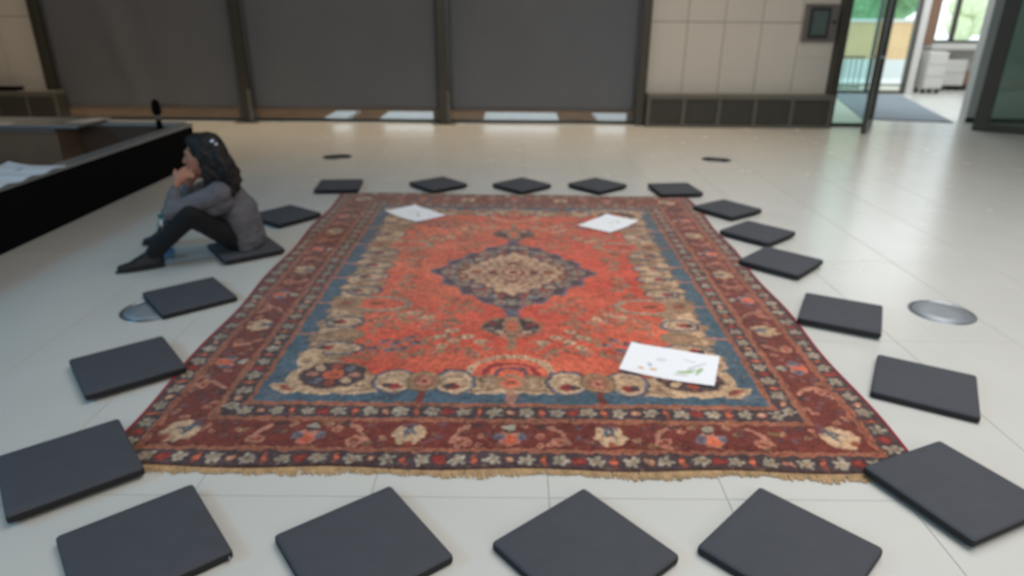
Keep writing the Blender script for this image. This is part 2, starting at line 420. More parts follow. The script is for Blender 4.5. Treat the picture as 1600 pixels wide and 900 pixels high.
# outer glass front of the lobby
w4 = struct(box('window_4', 4.6, 8.42, 15.06, 15.16, 0, 0.06, M['frame']))
box('glass_pane', 4.6, 7.62, 15.10, 15.112, .06, 3.3, M['gglass'], w4)
box('glass_pane', 7.66, 8.42, 15.10, 15.112, .06, 3.3, M['glass'], w4)
box('jamb', 8.38, 8.45, 15.02, 15.14, 0, 3.4, M['frame'], w4)
box('mullion', 7.62, 7.66, 15.06, 15.16, 0, 3.4, M['frame'], w4)
box('mid_rail', 4.6, 8.42, 15.07, 15.15, .17, .20, M['frame'], w4)
rl = tag(empty('railing', (7.1, 15.6, -0.05)), 'thin dark metal railing outside behind the green glass', 'railing')
box('top_rail', 6.3, 7.75, 15.58, 15.62, .70, .735, M['frame'], rl)
box('foot_rail', 6.3, 7.75, 15.58, 15.62, .06, .09, M['frame'], rl)
for q in range(12):
    box('baluster', 6.36+.12*q, 6.378+.12*q, 15.592, 15.608, -.05, .70, M['frame'], rl)

# side room behind the lobby
wf = struct(box('wall_far', 9.26, 14.8, 16.5, 16.7, 0, 1.0, M['plaster']))
struct(box('wall_far', 9.26, 9.58, 16.5, 16.7, 1.0, 3.4, M['plaster']))
struct(prism('wall_pier', [(8.45, 15.10), (8.65, 15.10), (9.25, 16.49), (9.19, 16.49)], 0, 3.4, M['plaster']))
w5 = struct(box('window_5', 9.58, 11.5, 16.5, 16.6, 1.0, 1.06, M['frame']))
box('glass_pane', 9.62, 10.06, 16.545, 16.555, 1.06, 3.3, M['glass'], w5)
box('glass_pane', 10.14, 11.5, 16.545, 16.555, 1.06, 3.3, M['glass'], w5)
box('mullion', 10.06, 10.14, 16.5, 16.6, 1.06, 3.3, M['frame'], w5)
box('frame_side', 9.58, 9.62, 16.5, 16.6, 1.06, 3.3, M['frame'], w5)
struct(box('wall_far', 11.5, 14.8, 16.5, 16.7, 1.0, 3.4, M['plaster']))
c5 = struct(box('trim_5', 9.34, 9.58, 16.3, 16.5, 0.97, 3.4, M['column']))
ct = tag(empty('counter', (10.4, 16.25, 0)), 'long white counter below the far right window', 'counter')
box('worktop', 9.40, 11.6, 16.02, 16.49, .87, .96, M['white'], ct, .006)
box('back_panel', 9.60, 11.6, 16.42, 16.49, .0, .87, M['white'], ct)
box('end_leg', 11.5, 11.6, 16.05, 16.42, 0, .87, M['white'], ct)
def cart(x0, x1, y0, y1, z1, label, doors):
    e = tag(empty('trolley', ((x0+x1)/2, (y0+y1)/2, 0)), label, 'trolley', 'white trolleys below the counter')
    box('body', x0, x1, y0, y1, .10, z1, M['white'], e, .008)
    for q in range(doors):
        h = (z1-.14)/doors
        dr = box('drawer', x0+.015, x1-.015, y0-.016, y0-.001, .12+h*q+.006, .12+h*(q+1)-.006, M['white'], e, .003, seg=1)
    for x in (x0+.06, x1-.06):
        for y in (y0+.06, y1-.06):
            bw = bmesh.new(); bmesh.ops.create_cone(bw, cap_ends=True, segments=14, radius1=.05, radius2=.05, depth=.03)
            bmesh.ops.rotate(bw, verts=bw.verts[:], matrix=Matrix.Rotation(math.pi/2, 3, 'Y'))
            bm_to('caster', bw, M['rubber'], e, (x, y, .05))
cart(8.86, 9.28, 15.12, 15.50, .86, 'tall white trolley on black casters beside the lobby pier', 3)
cart(9.72, 10.22, 15.9, 16.35, .66, 'low white trolley under the counter next to the brown box', 2)
e = tag(empty('cardboard_box', (10.5, 16.15, 0)), 'brown box on a dark base under the counter', 'box')
box('carton', 10.26, 10.78, 16.0, 16.35, .12, .40, M['column'], e, .006)
box('dark_base', 9.86+.40, 10.80, 15.98, 16.36, .0, .12, M['rubber'], e)

# outdoors
struct(box('pavement', -12, 40, 16.8, 60, -.30, -.05, M['pave']))
struct(box('pavement', 4.6, 8.4, 15.2, 16.8, -.30, -.05, M['pave']))
e = tag(empty('garden_wall', (9.7, 20.0, -.05)), 'cream rendered low wall outside the lobby glass', 'wall')
box('wall_body', 8.0, 11.2, 19.9, 20.15, .45, 1.42, M['cream'], e)
box('plinth', 7.9, 11.3, 19.8, 20.2, -.05, .45, M['pave'], e)
box('wall_coping', 7.95, 11.25, 19.85, 20.2, 1.42, 1.50, M['pave'], e, .01)
def tree(x, y, h, r, label, seed, lm='leaf'):
    e = tag(empty('tree', (x, y, -.05)), label, 'tree', 'trees outside the lobby')
    tb = bmesh.new(); add_tube(tb, [(x, y, -.05), (x+.05, y, h*.3), (x-.03, y+.05, h*.6), (x, y, h)], [.16, .13, .1, .05])
    bm_to('trunk', tb, M['bark'], e, smooth=True)
    rr = random.Random(seed)
    for q in range(9):
        bmx = bmesh.new(); bmesh.ops.create_icosphere(bmx, subdivisions=3, radius=r*rr.uniform(.45, .7))
        for v in bmx.verts:
            v.co *= 1 + .28*mnoise.noise(v.co*2.6+Vector((q*3.1, seed, 0)))
        bm_to('foliage', bmx, M[lm], e, (x+rr.uniform(-1, 1)*r*.7, y+rr.uniform(-1, 1)*r*.5, h+rr.uniform(-.5, .7)*r), True)
tree(10.3, 23.0, 2.5, 1.5, 'green leafy tree outside behind the green glass panel', 3)
tree(13.2, 25.5, 2.5, 1.2, 'green tree outside above the cream garden wall', 5)
tree(18.6, 29.5, 1.5, .9, 'low pale green tree outside the far right window', 9, 'paleleaf')

# ------------------------------------------------------------------ rug
def paint_rug():
    du = 0.005
    nu, nw = 301, 401
    u = np.arange(nu)*du; w = np.arange(nw)*du
    Uq, Wq = np.meshgrid(u, w)                      # quarter: u = |x| to 1.5, w = |y| to 2.0
    img = np.zeros((nw, nu, 3))
    K = {k: np.array(lin(v)) for k, v in dict(red=(198, 56, 44), orange=(200, 92, 66), dred=(140, 34, 40), maroon=(104, 36, 32),
         rust=(142, 68, 50), blue=(46, 90, 108), lblue=(92, 104, 120), navy=(50, 46, 56), cream=(196, 164, 132), tan=(158, 122, 94),
         pink=(180, 122, 102), line=(150, 96, 74), white=(158, 152, 136), dark=(50, 38, 40), olive=(112, 100, 70), purple=(84, 64, 78),
         khaki=(142, 114, 88), grey=(138, 128, 118)).items()}
    def ell(cx, cy, rx, ry, col, rot=0.0, a=1.0, inner=0.0):
        R = max(rx, ry)+.02
        i0, i1 = max(0, int((cx-R)/du)), min(nu, int((cx+R)/du)+2)
        j0, j1 = max(0, int((cy-R)/du)), min(nw, int((cy+R)/du)+2)
        if i0 >= i1 or j0 >= j1: return
        X = Uq[j0:j1, i0:i1]-cx; Y = Wq[j0:j1, i0:i1]-cy
        c, s = math.cos(rot), math.sin(rot)
        d = np.sqrt(((X*c+Y*s)/rx)**2+((-X*s+Y*c)/ry)**2)
        e = .004/min(rx, ry)
        al = np.clip((1-d)/e+.5, 0, 1)*a
        if inner: al = al*np.clip((d-inner)/e+.5, 0, 1)
        img[j0:j1, i0:i1] = img[j0:j1, i0:i1]*(1-al[..., None])+K[col]*al[..., None]
    def stroke(pts, r, col, a=1.0):
        for (x0, y0), (x1, y1) in zip(pts[:-1], pts[1:]):
            n = max(2, int(math.hypot(x1-x0, y1-y0)/(r*.9)))
            for k in range(n+1):
                t = k/n; ell(x0+(x1-x0)*t, y0+(y1-y0)*t, r, r, col, a=a)
    def flower(cx, cy, r, petals, cc, rot=0.0, n=6, edge=None):
        if edge: ell(cx, cy, r*1.12, r*1.12, edge)
        for k in range(n):
            t = rot+2*math.pi*k/n
            ell(cx+.58*r*math.cos(t), cy+.58*r*math.sin(t), r*.42, r*.30, petals, t)
        ell(cx, cy, r*.38, r*.38, cc); ell(cx, cy, r*.16, r*.16, petals)
    # ground bands
    d = np.minimum((1.5-Uq)*1.06, 2.0-Wq)
    side = (1.5-Uq)*1.06 < 2.0-Wq
    def band(lo, hi, col):
        m = ((d >= lo) & (d < hi))[..., None]; img[:] = np.where(m, K[col], img)
    band(-1, .012, 'dark'); band(.012, .095, 'navy'); band(.095, .122, 'line'); band(.105, .112, 'rust'); band(.122, .30, 'maroon')
    band(.30, .33, 'line'); band(.312, .318, 'rust'); band(.33, .415, 'navy'); band(.415, .445, 'line'); band(.428, .433, 'rust'); band(.445, 9, 'blue')
    # guard stripes with little flowers
    for dc, r in ((.053, .034), (.372, .034)):
        for axis in (0, 1):
            lim = (1.5 - dc/1.06) if axis == 0 else 2.0-dc
            k = 0
            while k*.064 < lim-.02:
                t = k*.064; kind = k % 8
                p = (t, 2.0-dc) if axis == 0 else (1.5-dc/1.06, t)
                if kind in (1, 3, 5, 7): flower(*p, r, 'white', 'khaki', 0, 5)
                elif kind == 0: ell(*p, r*.75, r*.75, 'dark'); ell(*p, r*.5, r*.5, 'pink'); ell(*p, r*.25, r*.25, 'cream')
                elif kind == 4: ell(*p, r*.9, r*.75, 'maroon'); ell(*p, r*.65, r*.55, 'dred'); ell(*p, r*.25, r*.25, 'rust')
                else:
                    rr = (.010, .034) if axis == 0 else (.034, .010); ell(*p, *rr, 'rust'); ell(*p, r*.3, r*.3, 'orange')
                k += 1
    # main border motifs
    bc = .211
    def palmette(cx, cy, ang, s=1.0):
        ca, sa = math.cos(ang), math.sin(ang)
        def q(a, b): return cx+s*(a*ca-b*sa), cy+s*(a*sa+b*ca)
        for a, b, t in ((-.038, -.004, .5), (.038, -.004, -.5), (-.022, .030, .15), (.022, .030, -.15), (-.022, -.034, .9), (.022, -.034, -.9)):
            ell(*q(a, b), .028*s, .036*s, 'cream', ang+t)
        ell(*q(-.012, -.02), .008*s, .034*s, 'blue', ang+.3); ell(*q(.012, -.02), .008*s, .034*s, 'blue', ang-.3)
        ell(*q(0, -.058), .03*s, .014*s, 'purple', ang); ell(*q(0, .055), .02*s, .012*s, 'rust', ang)
    def bflower(cx, cy, ang):
        ca, sa = math.cos(ang), math.sin(ang)
        def q(a, b): return cx+a*ca-b*sa, cy+a*sa+b*ca
        ell(*q(0, .02), .05, .05, 'pink', ang); ell(*q(0, .03), .03, .034, 'orange', ang)
        for a in (-.045, .045): ell(*q(a, .015), .02, .026, 'lblue', ang); ell(*q(a, .015), .009, .012, 'purple', ang)
        ell(*q(0, -.028), .024, .018, 'navy', ang); ell(*q(0, -.055), .028, .020, 'white', ang)
    def curl(cx, cy, ang, sg):
        ca, sa = math.cos(ang), math.sin(ang)
        def q(a, b): return cx+sg*a*ca-b*sa, cy+sg*a*sa+b*ca
        pts = [q(-.075, -.062), q(-.03, -.058), q(0, -.03), q(.022, .01), q(.036, .045)]
        stroke(pts, .011, 'dark'); stroke([(x, y) for x, y in pts[1:]], .0105, 'pink')
        ell(*q(0, .04), .036, .024, 'pink', ang); ell(*q(0, .042), .022, .013, 'rust', ang)
    def smallf(cx, cy, c): ell(cx, cy, .016, .016, c); ell(cx, cy, .007, .007, 'rust')
    def border_run(axis):
        if axis == 0:
            P = lambda t, o=0: (t, 2.0-bc+o); ang = 0.0; fl_, pal, cur = [0, .78], [.39], [(.19, 1), (.59, -1), (.97, 1)]
            top = 1.28
        else:
            P = lambda t, o=0: (1.5-bc/1.06+o, t); ang = -math.pi/2; fl_, pal, cur = [.41, 1.22], [0, .82], [(.2, -1), (.61, 1), (1.02, -1), (1.43, 1)]
            top = 1.8
        rr = random.Random(3+axis)
        t = .03
        while t < top:
            for _ in range(2):
                o = rr.uniform(-.07, .07)
                smallf(*P(t+rr.uniform(-.02, .02), o), rr.choice(['pink', 'purple', 'tan', 'purple', 'olive', 'navy', 'pink']))
            t += .045
        for t in fl_: ell(*P(t), .075, .078, 'maroon'); bflower(*P(t), ang)
        for t in pal: ell(*P(t), .085, .08, 'maroon'); palmette(*P(t), ang)
        for t, sg in cur: ell(*P(t), .06, .06, 'maroon', a=.8); curl(*P(t), ang, sg)
    border_run(0); border_run(1)
    ell(1.16, 1.66, .0, .0, 'maroon') if False else None
    ell(1.5-bc/1.06-.01, 2.0-bc-.01, .1, .085, 'maroon'); palmette(1.5-bc/1.06-.02, 2.0-bc-.01, -math.pi/4, 1.1)
    # red field with vines
    f = (Uq/.92)**8+(Wq/1.42)**8
    a = np.clip((1-f)*12, 0, 1)[..., None]; img[:] = img*(1-a)+K['red']*a
    rr = random.Random(11)
    for _ in range(66):
        x, y = rr.uniform(.03, .80), rr.uniform(.03, 1.22)
        if (x/.5)**1.2+(y/.62)**1.2 < 1.12 or (x < .2 and .6 < y < 1.0): continue
        rx = rr.uniform(.03, .07); t0 = rr.uniform(0, 6)
        pts = [(x+rx*math.cos(t0+.45*k), y+rx*.8*math.sin(t0+.45*k)) for k in range(9)]
        stroke(pts, .006, rr.choice(['tan', 'khaki', 'rust', 'olive']), .65)
        for p in pts[::3]:
            flower(*p, rr.uniform(.018, .027), rr.choice(['khaki', 'tan', 'tan', 'rust', 'khaki', 'pink']), rr.choice(['rust', 'dred', 'grey', 'olive']), rr.uniform(0, 3), 5)
    for x, y in ((.30, .86), (.36, .92), (.29, .98), (.34, 1.04), (.45, .70), (.52, .64), (.57, .67), (.16, .98), (.22, .93)):
        ell(x, y, .034, .022, 'cream', .4); ell(x, y, .014, .010, 'khaki')
    for x, y in ((.62, .98), (.56, 1.0), (.50, .94), (.66, 1.06), (.58, 1.08), (.52, 1.06), (.46, 1.0)):
        ell(x, y, .026, .018, 'purple', .3); ell(x+.02, y+.015, .018, .012, 'lblue'); ell(x-.02, y, .012, .012, 'khaki')
    # dotted arch at each end
    for k in range(12):
        t = math.pi/2*k/11
        ell(.185*math.sin(t), 1.30-.16*math.cos(t), .019, .017, 'cream'); ell(.185*math.sin(t), 1.30-.16*math.cos(t), .008, .008, 'khaki')
    for k in range(8):
        t = math.pi/2*k/7; ell(.12*math.sin(t), 1.31-.10*math.cos(t), .018, .014, 'dred'); ell(.07*math.sin(t), 1.31-.06*math.cos(t), .014, .01, 'purple')
    # scalloped tan ground behind the scrolls
    for k in range(15):
        y = .03+.085*k; ell(.89, y, .125 if k % 2 else .10, .06, 'khaki'); ell(.89, y, .09, .045, 'cream', a=.7); ell(.87, y, .03, .02, 'tan')
    for k in range(12):
        x = .02+.075*k; ell(x, 1.385, .055, .075 if k % 2 else .06, 'khaki'); ell(x, 1.385, .035, .045, 'cream', a=.6)
    # cream scroll lobes at the ends
    def lobe(cx, cy, rx, ry, rot, ex, ey):
        ell(cx, cy, rx+.014, ry+.014, 'navy', rot); ell(cx, cy, rx+.006, ry+.006, 'lblue', rot); ell(cx, cy, rx-.006, ry-.006, 'cream', rot)
        ell(cx, cy, rx*.74, ry*.7, 'khaki', rot, .55); ell(cx, cy, rx*.55, ry*.5, 'cream', rot)
        ell(ex, ey, .042, .026, 'dred', rot); ell(ex+.02, ey, .022, .022, 'navy', rot)
    stroke([(0, 1.455), (.12, 1.455), (.2, 1.455)], .028, 'cream'); stroke([(.54, 1.455), (.62, 1.462), (.72, 1.475)], .026, 'cream')
    stroke([(.02, 1.435), (.2, 1.462)], .010, 'khaki'); stroke([(.56, 1.435), (.7, 1.475)], .009, 'khaki')
    lobe(.25, 1.385, .085, .10, .0, .255, 1.425); lobe(.515, 1.385, .085, .10, .0, .52, 1.425)
    ell(.385, 1.38, .078, .092, 'olive'); ell(.385, 1.38, .066, .08, 'tan'); ell(.385, 1.38, .05, .062, 'rust', a=.5); ell(.385, 1.38, .028, .038, 'pink'); ell(.385, 1.38, .010, .022, 'dred')
    stroke([(.385, 1.475), (.385, 1.55)], .016, 'maroon')
    ell(0, 1.385, .07, .075, 'tan'); ell(0, 1.385, .04, .045, 'orange', a=.8); ell(0, 1.385, .02, .02, 'rust'); stroke([(0, 1.475), (0, 1.56)], .024, 'pink', .7)
    # corner rosette
    ell(.82, 1.355, .185, .145, 'cream', .15); ell(.80, 1.335, .155, .122, 'khaki', .15); ell(.80, 1.335, .146, .113, 'navy', .15)
    for k in range(8):
        t = 2*math.pi*k/8; ell(.80+.095*math.cos(t), 1.33+.075*math.sin(t), .028, .022, ['pink', 'lblue', 'rust', 'cream'][k % 4], t)
    flower(.80, 1.33, .05, 'orange', 'rust', 0, 8); ell(.90, 1.37, .03, .03, 'navy')
    ell(.985, 1.455, .075, .032, 'cream', -.5); ell(.975, 1.45, .04, .016, 'rust', -.5); ell(1.02, 1.50, .05, .03, 'lblue', -.5, .6)
    ell(.95, 1.20, .05, .06, 'cream'); ell(.95, 1.20, .022, .03, 'khaki')
    # side scrolls
    lobe(.84, 1.07, .115, .062, .0, .90, 1.07); ell(.84, .925, .105, .062, 'olive'); ell(.84, .925, .095, .053, 'khaki'); ell(.84, .925, .06, .03, 'tan'); ell(.95, 1.13, .05, .05, 'cream')
    lobe(.875, .77, .09, .062, .0, .905, .77); ell(.93, .66, .042, .05, 'cream')
    # long red leaf with dotted cream rim
    ell(.74, .525, .185, .115, 'khaki'); ell(.74, .525, .175, .105, 'cream', a=.8); ell(.74, .525, .145, .078, 'red'); ell(.75, .525, .10, .045, 'orange', a=.6); ell(.76, .525, .05, .022, 'rust')
    for k in range(26):
        t = 2*math.pi*k/26; ell(.74+.165*math.cos(t), .525+.095*math.sin(t), .011, .011, 'grey')
    ell(.92, .525, .085, .085, 'tan'); ell(.92, .525, .06, .06, 'khaki'); ell(.92, .525, .03, .03, 'rust'); ell(.93, .40, .04, .045, 'cream')
    lobe(.86, .34, .095, .055, .0, .90, .34); ell(.84, .22, .10, .056, 'khaki'); ell(.84, .22, .07, .035, 'tan'); ell(.84, .22, .03, .015, 'cream')
    lobe(.86, .10, .10, .055, .0, .90, .10); ell(.86, 0, .09, .045, 'khaki'); ell(.86, 0, .06, .025, 'cream'); ell(.96, .16, .04, .04, 'cream'); ell(.97, .28, .03, .03, 'cream')
    for y in (.13, .52, .92): stroke([(.99, y), (1.08, y)], .013, 'pink', .7)
    for y in (.05, .3, .42, .62, .75, 1.0, 1.2, 1.3): ell(1.02, y, .03, .018, 'lblue', a=.4)
    # pendant and medallion
    stroke([(0, .58), (0, .68)], .035, 'purple'); ell(0, .64, .05, .03, 'lblue', a=.6)
    ell(0, .81, .16, .125, 'khaki', a=.75); ell(0, .81, .145, .11, 'navy'); ell(0, .79, .052, .11, 'tan'); ell(0, .80, .03, .07, 'orange', a=.8)
    for x, y, c in ((.10, .78, 'dred'), (.07, .87, 'cream'), (.12, .84, 'grey'), (.045, .90, 'pink'), (.09, .72, 'khaki'), (0, .93, 'tan')): ell(x, y, .024, .02, c)
    stroke([(0, .94), (0, 1.02)], .022, 'khaki', .8); ell(0, 1.04, .03, .03, 'tan')
    th = np.arctan2(Wq/.60, Uq/.50+1e-9); rho = (Uq/.50)**1.25+(Wq/.60)**1.25
    sc = 1+.06*np.cos(th*16); sc2 = 1+.06*np.cos(th*20)
    def med(lim, col, s, al=1.0):
        a = (np.clip((lim*s-rho)/.03+.5, 0, 1)*al)[..., None]; img[:] = img*(1-a)+K[col]*a
    med(1.0, 'lblue', sc); med(.955, 'purple', sc); med(.90, 'navy', sc, .85)
    rr = random.Random(5)
    for k in range(60):
        t = math.pi/2*(k+.5)/60; q = rr.uniform(.52, .84); r_ = q/((math.cos(t))**1.25+(math.sin(t))**1.25); r_ = r_**(1/1.25)
        x, y = .50*r_*math.cos(t), .60*r_*math.sin(t)
        ell(x, y, rr.uniform(.016, .032), rr.uniform(.014, .026), rr.choice(['grey', 'cream', 'rust', 'khaki', 'purple', 'tan', 'dred', 'grey', 'lblue']), rr.uniform(0, 3))
    for x, y, r_ in ((.40, .0, .055), (.30, .20, .05), (.07, .49, .045), (.18, .37, .045), (.36, .1, .035)): flower(x, y, r_, 'grey', 'rust', .3, 7, 'navy')
    med(.60, 'maroon', sc2, .9); med(.555, 'cream', sc2); med(.50, 'pink', sc2, .25)
    for k in range(95):
        t = rr.uniform(0, math.pi/2); q = rr.uniform(.04, .48); r_ = (q/((math.cos(t))**1.25+(math.sin(t))**1.25))**(1/1.25)
        x, y = .50*r_*math.cos(t), .60*r_*math.sin(t)
        ell(x, y, rr.uniform(.008, .018), rr.uniform(.006, .012), rr.choice(['rust', 'khaki', 'tan', 'grey', 'cream', 'maroon', 'cream']), rr.uniform(0, 3), .85)
    ell(0, 0, .09, .10, 'cream'); ell(0, 0, .075, .085, 'rust', inner=.72); ell(0, 0, .03, .03, 'dred'); ell(.13, 0, .03, .025, 'maroon'); ell(0, .16, .04, .022, 'maroon'); ell(.22, 0, .028, .03, 'rust')
    # unfold the quarter
    half = np.concatenate([img[:, ::-1], img[:, 1:]], 1)
    full = np.concatenate([half[::-1], half[1:]], 0)            # row 0: near end
    return full
rug_col = paint_rug()
ny, nx, _ = rug_col.shape
s = np.linspace(0, 1, nx)[None, :]; t = np.linspace(0, 1, ny)[:, None]
NL, NR, FR, FL = [np.array(p) for p in ((-1.485, 1.965), (1.475, 1.955), (1.565, 5.87), (-1.53, 5.94))]
XY = ((1-s)*(1-t))[..., None]*NL + (s*(1-t))[..., None]*NR + (s*t)[..., None]*FR + ((1-s)*t)[..., None]*FL
# abrash: slow colour drift of the wool, and glare painted on the far end
def lowf(fx, fy, ph): return np.sin(s*fx+ph)*np.sin(t*fy+1.7*ph)
isred = (rug_col[..., 0] > 3.2*rug_col[..., 1]) & (rug_col[..., 0] > .3)
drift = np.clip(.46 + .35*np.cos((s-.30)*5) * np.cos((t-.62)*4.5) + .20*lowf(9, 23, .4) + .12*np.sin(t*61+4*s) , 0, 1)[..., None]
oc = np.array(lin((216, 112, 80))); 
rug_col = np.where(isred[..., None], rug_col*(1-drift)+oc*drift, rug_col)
rug_col = rug_col*(1+.10*lowf(13, 31, 1.1)+.08*rng.standard_normal((ny, 1))*.4)[..., None]
far_haze = np.clip((t-.55)/.45, 0, 1)[..., None]*.12               # glare painted into the wool colour at the far end
rug_col = rug_col*(1-far_haze)+np.array(lin((172, 122, 98)))*far_haze
rug_col = rug_col*.84+np.array(lin((122, 80, 64)))*.16
# hand-knotted irregularity: outlines waver and single knots differ in dye
def smooth_noise(cells, amp):
    g = rng.standard_normal((ny//cells+3, nx//cells+3)); yy = np.arange(ny)/cells; xx = np.arange(nx)/cells
    y0 = yy.astype(int); x0 = xx.astype(int); fy = (yy-y0)[:, None]; fx = (xx-x0)[None, :]
    a00 = g[y0][:, x0]; a01 = g[y0][:, x0+1]; a10 = g[y0+1][:, x0]; a11 = g[y0+1][:, x0+1]
    return amp*((a00*(1-fx)+a01*fx)*(1-fy)+(a10*(1-fx)+a11*fx)*fy)
jj = np.clip(np.round(np.arange(ny)[:, None]+smooth_noise(5, 1.1)+smooth_noise(2, .6)), 0, ny-1).astype(int)
ii = np.clip(np.round(np.arange(nx)[None, :]+smooth_noise(5, 1.1)+smooth_noise(2, .6)), 0, nx-1).astype(int)
rug_col = rug_col[jj, ii]
knots = np.clip(1+smooth_noise(2, .20)+smooth_noise(4, .14)+smooth_noise(14, .09), .35, 1.7)
rug_col = rug_col*knots[..., None]
speck = np.clip((smooth_noise(3, 1)-1.25)*1.4, 0, .45)[..., None]
rug_col = rug_col*(1-speck)+np.array(lin((136, 108, 84)))*speck
speck = np.clip((smooth_noise(3, 1)-1.35)*1.4, 0, .4)[..., None]
rug_col = rug_col*(1-speck)+np.array(lin((62, 44, 48)))*speck
warm = np.clip((s-.45)*1.0, 0, 1)[..., None]
rug_col = np.clip(1.08*rug_col*(1+warm*np.array([.10, .02, -.08])), 0, 1)
X = XY[..., 0]; Y = XY[..., 1]
edge = np.minimum(np.minimum(s, 1-s)*3, np.minimum(t, 1-t)*4)
Z = .0085 + .0010*np.sin(X*7+Y*3)*np.sin(Y*5) - .005*np.exp(-edge/.004)
Z = Z + .004*np.exp(-((X+.66)/.07)**2)*np.exp(-((Y-1.95)/.10)**2) + .003*np.exp(-((X-.86)/.12)**2)*np.exp(-((Y-5.9)/.08)**2) + .002*np.exp(-((X+.9)/.2)**2)*np.exp(-((Y-5.9)/.08)**2)
Z = np.minimum(Z, .0118)
Y = Y + .012*np.sin(X*5.3)*np.exp(-(1-t)/.03) + .008*np.sin(X*9+1)*np.exp(-t/.02)
side_w = .010*np.sin(Y*6.1)*(np.exp(-s/.02)+np.exp(-(1-s)/.02)); X = X+side_w
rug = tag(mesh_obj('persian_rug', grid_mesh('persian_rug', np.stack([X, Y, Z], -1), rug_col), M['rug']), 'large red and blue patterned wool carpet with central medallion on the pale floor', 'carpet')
smd = rug.modifiers.new('thickness', 'SOLIDIFY'); smd.thickness = .007; smd.offset = -1
rb_ = M['rug'].node_tree.nodes['Principled BSDF']
rb_.inputs['Sheen Weight'].default_value = 0.5; rb_.inputs['Sheen Roughness'].default_value = 0.4; rb_.inputs['Sheen Tint'].default_value = (1.0, 0.86, 0.76, 1)   # wool sheen at grazing angles
# crimson selvedges
for col_i in (0, nx-1):
    bm = bmesh.new(); add_tube(bm, [(X[j, col_i], Y[j, col_i], .0058) for j in range(0, ny, 10)], .0058, 6)
    bm_to('selvedge', bm, M['selvedge'], rug, smooth=True)
# knotted end and fringe threads, too fine to count
def fringe(row, sgn, length):
    bm = bmesh.new()
    for i in range(0, nx, 1):
        for k in range(2):
            x = X[row, i]+rng.uniform(-.003, .003); y = Y[row, i]; z = Z[row, i]
            L_ = length*rng.uniform(.55, 1.15)*(1+.25*math.sin(i*.05)+.15*math.sin(i*.23))
            dx = rng.uniform(-.012, .012)
            p0 = Vector((x, y, max(.006, z))); p1 = Vector((x+dx*.5, y+sgn*L_*.5, max(.005, z*.6)+rng.uniform(0, .003))); p2 = Vector((x+dx, y+sgn*L_, .003+.4*max(0, z-.012)))
            wv = Vector((.0026, 0, 0)); up = Vector((0, 0, .0022))
            q = [[bm.verts.new(p-wv), bm.verts.new(p+up), bm.verts.new(p+wv)] for p in (p0, p1, p2)]
            for a_, b_ in zip(q[:-1], q[1:]):
                for c in range(3): bm.faces.new((a_[c], a_[(c+1) % 3], b_[(c+1) % 3], b_[c]))
    o = bm_to('fringe', bm, M['fringe'], rug); o['kind'] = 'stuff'; o['label'] = 'cream thread fringe'
fringe(0, -1, .033); fringe(ny-1, 1, .015)

# ------------------------------------------------------------------ printed sheets
def sheet(name, cx, cy, rz, z, marks, label, curl=.006, w=.42, h=.297, group='white drawing sheets', zfun=None, tint=(246, 247, 250)):
    nxs, nys = 141, 100
    a = np.linspace(-w/2, w/2, nxs)[None, :]+np.zeros((nys, 1)); b = np.linspace(-h/2, h/2, nys)[:, None]+np.zeros((1, nxs))
    col = np.zeros((nys, nxs, 3))+np.array(lin(tint))
    for x, y, rx, ry, rot, c, al in marks:
        cc, ss = math.cos(rot), math.sin(rot); X_ = a-x; Y_ = b-y
        d_ = np.sqrt(((X_*cc+Y_*ss)/rx)**2+((-X_*ss+Y_*cc)/ry)**2)
        k = (np.clip((1-d_)/.25, 0, 1)*al)[..., None]
        col = col*(1-k)+np.array(lin(c))*k
    zz = curl*((np.abs(a)/(w/2))**3+.6*(np.abs(b)/(h/2))**4)+.0015*np.sin(a*19+b*11)
    if zfun is not None: zz = zfun(a, b)
    me = grid_mesh(name, np.stack([a, b, zz], -1), col)
    o = mesh_obj(name, me, M['paper']); o.location = (cx, cy, z); o.rotation_euler = (0, 0, rz)
    sd = o.modifiers.new('thickness', 'SOLIDIFY'); sd.thickness = .0006
    return tag(o, label, 'paper', group)
def leafm(x, y, L_, wd, rot, c, al): return (x, y, L_, wd, rot, c, al)
G, V_, O_ = (150, 178, 112), (176, 168, 196), (226, 180, 132)
p3 = [leafm(.075, -.055, .045, .014, .25, G, .8), leafm(.10, -.03, .03, .010, .7, G, .7), leafm(.135, -.02, .034, .013, 1.25, G, .8), leafm(.06, -.085, .04, .012, .1, (190, 196, 180), .6), leafm(.128, -.055, .02, .009, 1.0, G, .6)]
p3 += [leafm(.11+.008*k, .01+.009*k, .008, .006, .8, V_, .75) for k in range(-3, 6)] + [leafm(.10-.018*k, .055+.004*k, .014, .005, -.2, V_, .6) for k in range(3)]
p3 += [leafm(-.12, -.085, .017, .015, 0, O_, .8), leafm(-.065, -.075, .020, .016, .3, O_, .85), leafm(-.085, -.04, .012, .016, 0, V_, .75), leafm(-.095, -.025, .009, .012, 0, V_, .5), leafm(-.045, .03, .03, .02, .2, (222, 216, 232), .7), leafm(-.12, -.10, .05, .003, .2, (210, 205, 200), .5)]
sheet('drawing_sheet', .735, 2.743, math.atan2(-.15, .41)-.0, .0115, p3, 'white sheet with green leaf and orange flower drawings, nearest on the carpet')
p1 = [leafm(-.06+.03*k, .03*math.sin(k), .022, .010, k*.7, G, .55) for k in range(5)] + [leafm(.08, -.03, .02, .015, 0, V_, .5), leafm(.12, .05, .025, .01, .6, (200, 205, 190), .5)]
sheet('drawing_sheet', -.785, 5.24, math.atan2(-.30, .29), .0115, p1, 'white sheet with faint leaf drawing at the far left carpet corner')
